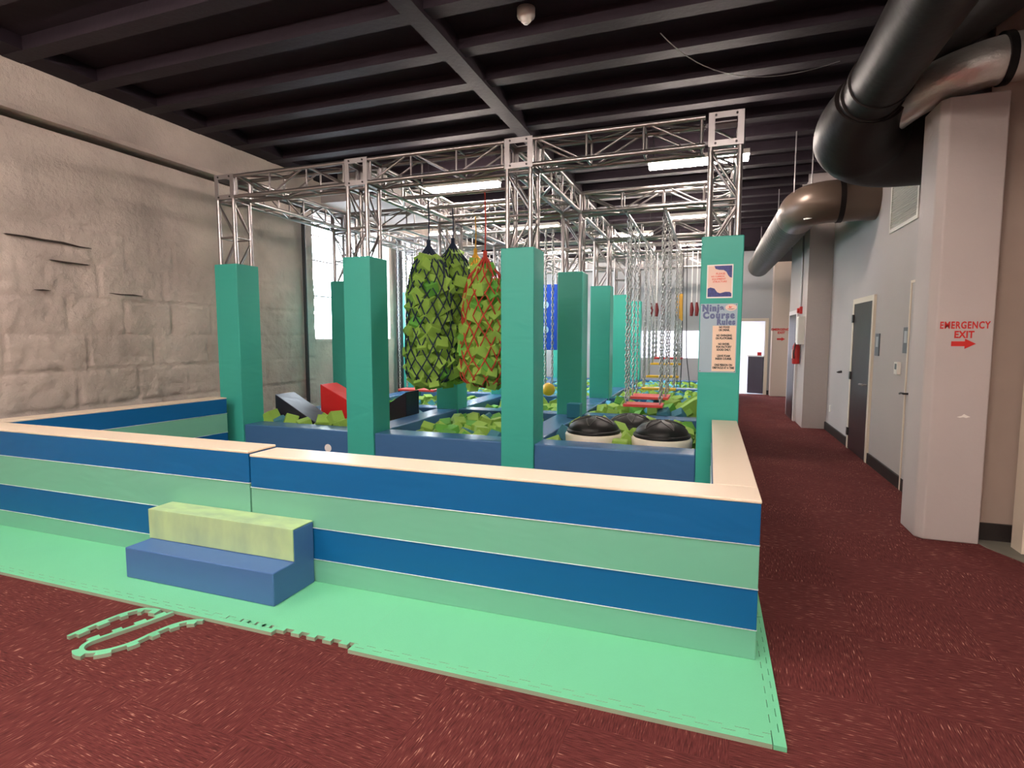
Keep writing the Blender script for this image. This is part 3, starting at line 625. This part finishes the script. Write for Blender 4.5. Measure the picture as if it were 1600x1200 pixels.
loose([(-3.17, 1.86), (-3.16, 1.98), (-3.13, 2.13), (-3.07, 2.215), (-2.96, 2.235)], 'loose green edge strip on the carpet, straight left arm of the loop', -1)
loose([(-2.86, 2.235), (-2.90, 2.10), (-2.955, 1.95), (-2.985, 1.86), (-2.965, 1.815), (-2.91, 1.80), (-2.84, 1.845), (-2.79, 1.93), (-2.775, 2.03), (-2.75, 2.13), (-2.70, 2.20), (-2.63, 2.235)], 'loose green edge strip curled into a U on the carpet', -1)
tag(MB().prism([(-1.93+.014*math.cos(a*.7), .965+.006*math.sin(a*.7)) for a in range(9)], 0, .002).build('paper_scrap', PWHITE), 'tiny pale scrap on the carpet at the lower left', 'scrap')
bpy.data.objects['paper_scrap'].location = (-1.93-.09, 1.30, 0)

# ------------------------------------------------------------------ pits: drums, wedges, blocks
def drum(x, y, label, a0=0, z=.43):
    r = empty('balance_dome', (x, y, 0), label, 'balance dome', 'balance domes in the right pit')
    MB().lathe([(.28, .0), (.315, .02), (.32, z), (.325, z+.05), (.31, z+.075), (.28, z+.075)], (x, y, 0), 40).build('drum', DRUM, r)
    MB().lathe([(.28, z+.07), (.30, z+.075), (.31, z+.09), (.30, z+.11), (.285, z+.115)], (x, y, 0), 40).build('rim', RUBBER, r)
    prof = [(.285*math.cos(R(t)), z+.105+.15*math.sin(R(t))) for t in range(0, 91, 6)]
    dm_ = MB().lathe(prof, (x, y, 0), 40).build('dome', RUBBER, r)
    g = MB()
    for k in range(5):
        a = a0+k*2*math.pi/5
        def dp(rad, ang): 
            t = math.acos(min(1, rad/.285)); return Vector((x+rad*math.cos(ang), y+rad*math.sin(ang), z+.107+.15*math.sin(t)))
        for s in (-1, 1): g.path([dp(.04+.21*u, a+s*.62*u) for u in [i/7 for i in range(8)]], .006, 6)
    g.build('ridge', BOLT, r).parent = dm_; return r
drum(-1.235, 6.27, 'black balance dome on a cream drum, left one of the pit', .3)
drum(-.47, 6.22, 'black balance dome on a cream drum, next to the right pillar', .9)
drum(-.93, 7.13, 'black balance dome half hidden behind the two front domes', .5, .36)
def wedge(x0, x1, z0, z1, y0, y1, m_, label):
    return tag(MB().prism([(x0, .05), (x1, .05), (x1, z1), (x0, z0)], y0, y1, lambda a, b, c: (a, c, b)).build('angled_block', m_, bevel=.008), label, 'foam block')
wedge(-5.68, -5.02, .80, .44, 6.12, 6.50, BLACKV, 'black sloping foam step in the left pit beside the first pillar')
wedge(-5.62, -4.75, .87, .46, 7.0, 7.4, REDV, 'red sloping foam step in the left pit behind the black one')
wedge(-4.62, -4.12, .50, .80, 7.0, 7.38, BLACKV, 'black sloping foam step rising right, behind the second pillar')
wedge(-4.75, -4.12, .38, .73, 6.1, 6.32, REDV, 'red sloping foam step hidden behind the second pillar')
tag(MB().cbox((-1.77, 7.6, .565), (.185, .185, .2)).build('small_cube', [vinyl('cube_blue_vinyl', (.03, .2, .3))], bevel=.01), 'small dusty blue cube standing on the beam before the dark green pillar', 'cube')

CM = {}
def cube_mesh(m_, s):
    key = (m_.name, s)
    if key not in CM:
        b = MB(); b.cbox((0, 0, 0), (s, s, s)); me = b.mesh('foam_block', m_)
        CM[key] = me
    return CM[key]
count = 0
def block(loc, rot, m_, s, label, group):
    global count; count += 1
    o = bpy.data.objects.new('foam_block', cube_mesh(m_, s)); COL.objects.link(o); o.location = loc; o.rotation_euler = rot
    tag(o, label, 'foam block', group)
    bv = o.modifiers.new('bevel', 'BEVEL'); bv.width = .009; bv.segments = 2
    return o
pitname = {(0, 0): 'left front pit', (1, 0): 'middle front pit', (2, 0): 'right front pit', (0, 1): 'left pit of the second row', (1, 1): 'middle pit of the second row', (2, 1): 'right pit of the second row'}
def rc(): 
    u = random.random(); return LIME if u < .62 else (DGREEN if u < .74 else (SKYF if u < .90 else TEALF))
cname = {LIME.name: 'lime green', DGREEN.name: 'darker green', SKYF.name: 'sky blue', TEALF.name: 'dusty blue'}
def rrot(): return (random.uniform(0, 1.4), random.uniform(0, 1.4), random.uniform(0, 3))
avoid = [(-1.235, 6.27, .42), (-.47, 6.22, .42), (-.93, 7.13, .40), (-5.35, 6.31, .42), (-5.2, 7.2, .5), (-4.4, 7.2, .36), (-4.5, 6.2, .25)]
for i in range(3):
    for j in range(4):
        x0, x1, y0, y1 = XS[i]+PW+.125, XS[i+1]-.125, YS[j]+.34+.125, YS[j+1]-.125
        indiv = (i, j) in pitname; S_ = .165
        nx = 9 if indiv else 9; ny = 10; fill = MB(); mats_ = [LIME, SKYF]
        for layer in range(2 if indiv else 3):
            top = layer == (1 if indiv else 2)
            for a in range(nx):
                for c in range(ny):
                    fill.cur = 1 if random.random() < .25 else 0
                    x = x0+(x1-x0)*a/(nx-1); y_ = y0+(y1-y0)*c/(ny-1)
                    if any(math.hypot(x-p, y_-q) < rr_ for p, q, rr_ in avoid): continue
                    fill.cbox((x+random.uniform(-.02, .02), y_+random.uniform(-.02, .02), .09+(.12 if i == 2 or j else .08)*layer), (S_, S_, S_), (rrot() if top or not indiv else (random.uniform(-.3, .3), random.uniform(-.3, .3), random.uniform(0, 1))))
        o = fill.build('foam_block_fill', mats_); o['kind'] = 'stuff'; tag(o, 'layer of green and blue foam blocks filling the %s' % pitname.get((i, j), 'pit %s from the stone wall, %s row' % (coln[i], rown[j])), 'foam blocks')
        if not indiv: continue
        if j == 0: gx, gy = 7, 7
        else: gx, gy = 6, 6
        for a in range(gx):
            for c in range(gy):
                x = x0+(x1-x0)*(a+.5*(c % 2)*.8)/(gx-.4); y_ = y0+(y1-y0)*c/(gy-1)
                x += random.uniform(-.04, .04); y_ += random.uniform(-.03, .03)
                if any(math.hypot(x-p, y_-q) < rr_+.03 for p, q, rr_ in avoid): continue
                m_ = rc(); hz = (.36 if i == 2 else .30)+random.uniform(-.015, .05)+(.07 if (i == 2 and j == 1 and x > -.8) else 0)
                lb_ = '%s foam block in the %s, %s %s' % (cname[m_.name], pitname[(i, j)], ['near', 'middle', 'far'][min(2, 3*c//gy)], ['left part', 'centre', 'right part'][min(2, 3*a//gx)]); block((x, y_, hz), rrot(), m_, S_, lb_, lb_.replace('foam block', 'foam blocks'))
for p, ro in [((-0.87, 6.3, 0.41), (.1, .75, .3)), ((-0.9, 6.05, 0.39), (0, .05, .1)), ((-1.0, 6.62, 0.47), (.6, .3, .8)), ((-.05-.2, 6.72, .45), (.3, .4, .2)), ((-.62, 6.75, .40), (.5, .2, 1.1))]:
    block(p, ro, LIME, .165, 'lime green foam block wedged between the balance domes', 'lime green foam blocks between the balance domes')
for p in [(-5.62, 5.98, .50), (-5.5, 6.0, .42), (-5.3, 5.98, .46), (-5.05, 5.96, .42), (-4.78, 6.0, .46), (-4.6, 6.02, .52), (-4.45, 5.96, .44), (-4.9, 6.2, .44)]:
    cc = 'lime green' if p[0] != -5.5 else 'dusty blue'; block(p, rrot(), LIME if p[0] != -5.5 else TEALF, .165, cc+' foam block against the front beam of the left pit', cc+' foam blocks against the front beam of the left pit')
ftop = tag(MB().prism([(-.55, .40), (-.06, .40), (-.06, .72), (-.2, .66)], 8.6, 9.05, lambda a, b, c: (a, c, b)).build('foam_wedge', LIME, bevel=.01), 'big lime foam wedge at the right edge of the pit behind the domes', 'foam wedge')

# net bags full of foam
def netbag(x, y, ztop, zbot, rad, m_, label, rope_top, nshow, cordname, front=(-.45, .95)):
    r = empty('net_bag', (x, y, (ztop+zbot)/2), label, 'net bag')
    H = ztop-zbot; body = ztop-.26
    def rz(z):
        t = (z-zbot)/(body-zbot)
        if z > body: return max(.012, rad*.62*max(0,1-(z-body)/.26)**1.25)
        e = 1.0
        if t < .12: e = math.sqrt(max(0, 1-((.12-t)/.12)**2))*.9+.1
        if t > .7: e = 1-.38*((t-.7)/.3)**1.6
        return rad*e*(1+.05*math.sin(7*t))
    net = MB(); NZ = 44; NA = 13
    for s in (-1, 1):
        for k in range(NA):
            pts = []
            for q in range(NZ+1):
                z = zbot+H*q/NZ; a = 2*math.pi*k/NA+s*(z-zbot)*1.9+.05*math.sin(z*9+k); pts.append((x+rz(z)*math.cos(a), y+rz(z)*math.sin(a), z))
            net.path(pts, .0085, 5, caps=False)
    nt_ = net.build('net', m_, r)
    MB().path([(x, y, ztop-.01), (x+.01, y, (ztop+rope_top)/2), (x, y, rope_top)], .009, 6).build('rope', m_, r)
    MB().tube((x, y, ztop-.05), (x, y, ztop+.03), .026, 10).build('knot', m_, r).parent = nt_
    core = MB(); rows = int((body-zbot)/.128)
    dirv = Vector((-x, -y, 0)).normalized(); shown = 0
    for q in range(rows+1):
        z = zbot+.075+(body-zbot-.05)*q/rows; rr_ = max(.05, rz(z)-.075); n = max(3, int(2*math.pi*rr_/.135))
        for k in range(n):
            a = 2*math.pi*(k+.5*(q % 2))/n+random.uniform(-.1, .1); d_ = Vector((math.cos(a), math.sin(a), 0))
            rot = (random.uniform(-.8, .8), random.uniform(-.8, .8), a+random.uniform(-.8, .8)); o__ = rr_-.02+random.uniform(-.02, .05); p = (x+d_.x*o__, y+d_.y*o__, z+random.uniform(-.05, .05)); s_ = random.choice((.125, .14, .155))
            if d_.dot(dirv) > -.05 and shown < nshow:
                mm = LIME if random.random() < .93 else DGREEN; fr = (z-zbot)/H; pl = 'at the bottom' if fr < .2 else 'in the lower half' if fr < .45 else 'in the upper half' if fr < .7 else 'near the neck'  # the few darker green blocks stand in for shading in the bag
                side_ = 'left' if d_.dot(Vector((dirv.y, -dirv.x, 0))) > .45 else 'right' if d_.dot(Vector((dirv.y, -dirv.x, 0))) < -.45 else 'front'
                lb_ = '%s foam block %s of the %s, %s side' % (cname[mm.name], pl, cordname, side_); block(p, rot, mm, s_, lb_, lb_.replace('foam block', 'foam blocks')); shown += 1
            else: core.cbox(p, (s_, s_, s_), rot)
        core.cbox((x, y, z), (rr_, rr_, .13), (0, 0, q))
    o = core.build('foam_block_fill', LIME); o['kind'] = 'stuff'; tag(o, 'inner foam blocks of the %s' % cordname, 'foam blocks')
netbag(-3.43, 6.45, 2.80, .965, .305, NAVYCORD, 'navy net bag full of green foam, hanging nearest the second pillar', 3.36, 74, 'left navy net bag')
netbag(-3.38, 7.06, 2.92, .96, .30, NAVYCORD, 'navy net bag full of green foam, hanging behind the left one', 3.36, 40, 'back navy net bag')
netbag(-3.30, 7.66, 2.86, .96, .26, ORCORD, 'orange net bag mostly hidden between the navy and red ones', 3.36, 6, 'orange net bag')
netbag(-2.65, 6.45, 2.62, .96, .305, REDCORD, 'red net bag full of green foam, hanging beside the third pillar', 3.36, 60, 'red net bag')
for yy, lb in [(6.45, 'first'), (7.06, 'second'), (7.66, 'third')]:
    tag(MB().tube((CX[1]+.1, yy, 3.38), (CX[2]-.1, yy, 3.38), .024, 10).build('crossbar', ALU), 'silver crossbar over the net bags, %s from the front' % lb, 'bar')

# hanging planks on chains
def chain_mesh(L):
    b = MB(); n = int(L/.052)
    for k in range(n):
        z = -.03-k*.052; vs = []
        for a in range(8):
            t = a*math.pi/4; u, v_ = .017*math.cos(t), .034*math.sin(t); vs.append((u, 0, z+v_) if k % 2 else (0, u, z+v_))
        b.path(vs, .0085, 4, closed=True)
    return b.mesh('chain', STEEL)
CHM = {}
def chained_plank(x0, x1, y, z, dy, m_, label, group=None, ztop=3.34, spread=.0, name='hanging_plank'):
    r = empty(name, ((x0+x1)/2, y, z), label, 'hanging plank', group)
    MB().box(x0, x1, y-dy/2, y+dy/2, z-.02, z+.02).build('board', m_, r, bevel=.006)
    L = round(ztop-z, 1)
    if L not in CHM: CHM[L] = chain_mesh(L)
    for a in (x0+.04, x1-.04):
        for c in (-1, 1):
            o = bpy.data.objects.new('chain', CHM[L]); COL.objects.link(o); o.parent = r; o.location = (a-(x0+x1)/2, c*(dy/2-.02), ztop-z); o.scale = (1, 1, (ztop-z)/L)
chained_plank(-1.19, -.62, 8.40, .585, .34, REDPL, 'red hanging plank on chains, nearest the domes')
chained_plank(-1.20, -.60, 9.35, .61, .55, REDPL, 'red hanging plank on chains, second from the domes')
chained_plank(-1.22, -.58, 10.9, .60, .22, YEL, 'yellow hanging plank on chains, nearest yellow one')
chained_plank(-1.22, -.58, 11.75, .78, .22, YEL, 'yellow hanging plank on chains, middle yellow one')
chained_plank(-1.22, -.58, 12.6, 1.0, .22, YEL, 'yellow hanging plank on chains, highest yellow one')
chained_plank(-1.22, -.58, 13.3, 1.1, .22, REDPL, 'red hanging plank behind the yellow ones')
for k, yy in enumerate((9.2, 9.8, 10.5, 11.2)):
    chained_plank(-5.5, -4.75, yy, .60, .3, REDPL, 'red hanging plank on chains seen left of the second row pillar, %s' % ['nearest', 'second', 'third', 'farthest'][k])
for xx, lb in [(-1.17, 'left'), (-.63, 'right')]:
    tag(MB().tube((xx, CY[1], 3.36), (xx, CY[3]+.6, 3.36), .025, 10).build('crossbar', ALU), 'silver bar carrying the plank chains, %s one' % lb, 'bar')
    tag(MB().tube((xx-4.15, CY[1], 3.36), (xx-4.15, CY[3], 3.36), .025, 10).build('crossbar', ALU), 'silver bar over the left group of hanging planks, %s one' % lb, 'bar')
# chains with yellow ball, blue panel, trapeze handles, rope bundle
L = 2.6; CHM['b'] = chain_mesh(L)
r = empty('chain_ball', (-2.52, 8.9, .72), 'yellow ball on a double chain beside the third pillar', 'ball')
MB().lathe([(.11*math.sin(R(t)), .72-.11*math.cos(R(t))) for t in range(0, 181, 12)], (-2.52, 8.9, 0), 24).build('ball', YEL, r)
for dx in (-.06, .06):
    o = bpy.data.objects.new('chain', CHM['b']); COL.objects.link(o); o.parent = r; o.location = (dx, 0, 2.62)
tag(MB().tube((CX[1], 8.9, 3.36), (CX[2], 8.9, 3.36), .022, 10).build('crossbar', ALU), 'silver bar carrying the yellow ball chain', 'bar')
r = empty('blue_panel', (-3.43, 12.0, 1.3), 'royal blue padded panel hanging behind the chains', 'panel')
MB().box(-3.66, -3.20, 11.96, 12.04, 1.3, 2.75).build('pad', ROYAL, r, bevel=.01)
for z in (2.3, 1.75): MB().tube((-3.47, 11.965, z), (-3.47, 11.952, z), .08, 20).build('circle', CYANP, r)
for s in (-.15, .15): MB().tube((-3.43+s, 12, 2.74), (-3.43+s, 12, 3.4), .01, 6).build('strap', PLATE, r)
tag(MB().tube((CX[1], 12.0, 3.40), (CX[2], 12.0, 3.40), .022, 10).build('crossbar', ALU), 'silver bar carrying the blue panel', 'bar')
for k, (x, yy) in enumerate([(-1.2, 12.1), (-1.08, 12.1), (-.96, 12.1), (-.38, 12.1), (-.28, 12.1)]):
    r = empty('hanging_grip', (x, yy, 2.0), 'dark red climbing grip on a cord, %s' % ['leftmost of the left three', 'middle of the left three', 'rightmost of the left three', 'left one beside the right pillar', 'right one beside the right pillar'][k], 'grip')
    MB().path([(x, yy, 2.02), (x+.01, yy, 2.15), (x, yy, 2.3)], [.03, .042, .022], 10).build('grip', mat('maroon_grip', (.16, .01, .012), .5), r)
    MB().tube((x, yy, 2.29), (x, yy, 3.36), .008, 6).build('cord', PWHITE, r)
tag(MB().tube((CX[2], 12.1, 3.37), (CX[3], 12.1, 3.37), .03, 10).build('crossbar', ALU), 'silver bar carrying the dark red grips', 'bar')
r = empty('rope_ladder', (-.60, 11.9, .5), 'grey rope ladder with a golden rope bundle at its top', 'rope')
for dx in (-.07, -.02, .05, .12): MB().path([(-.6+dx, 11.9, 3.36), (-.6+dx*1.1, 11.9, 2.2), (-.6+dx*1.3, 11.9, 1.2), (-.6+dx*(2 if dx > .1 else 1), 11.9, .55)], .009, 6).build('rope', PIPE, r)
g = MB()
for k in range(5): g.path([(-.64+.02*k, 11.85, 2.46), (-.66+.025*k, 11.83, 2.25), (-.63+.02*k, 11.85, 2.0-.02*k)], .017, 6)
g.build('rope_bundle', GOLD, r)
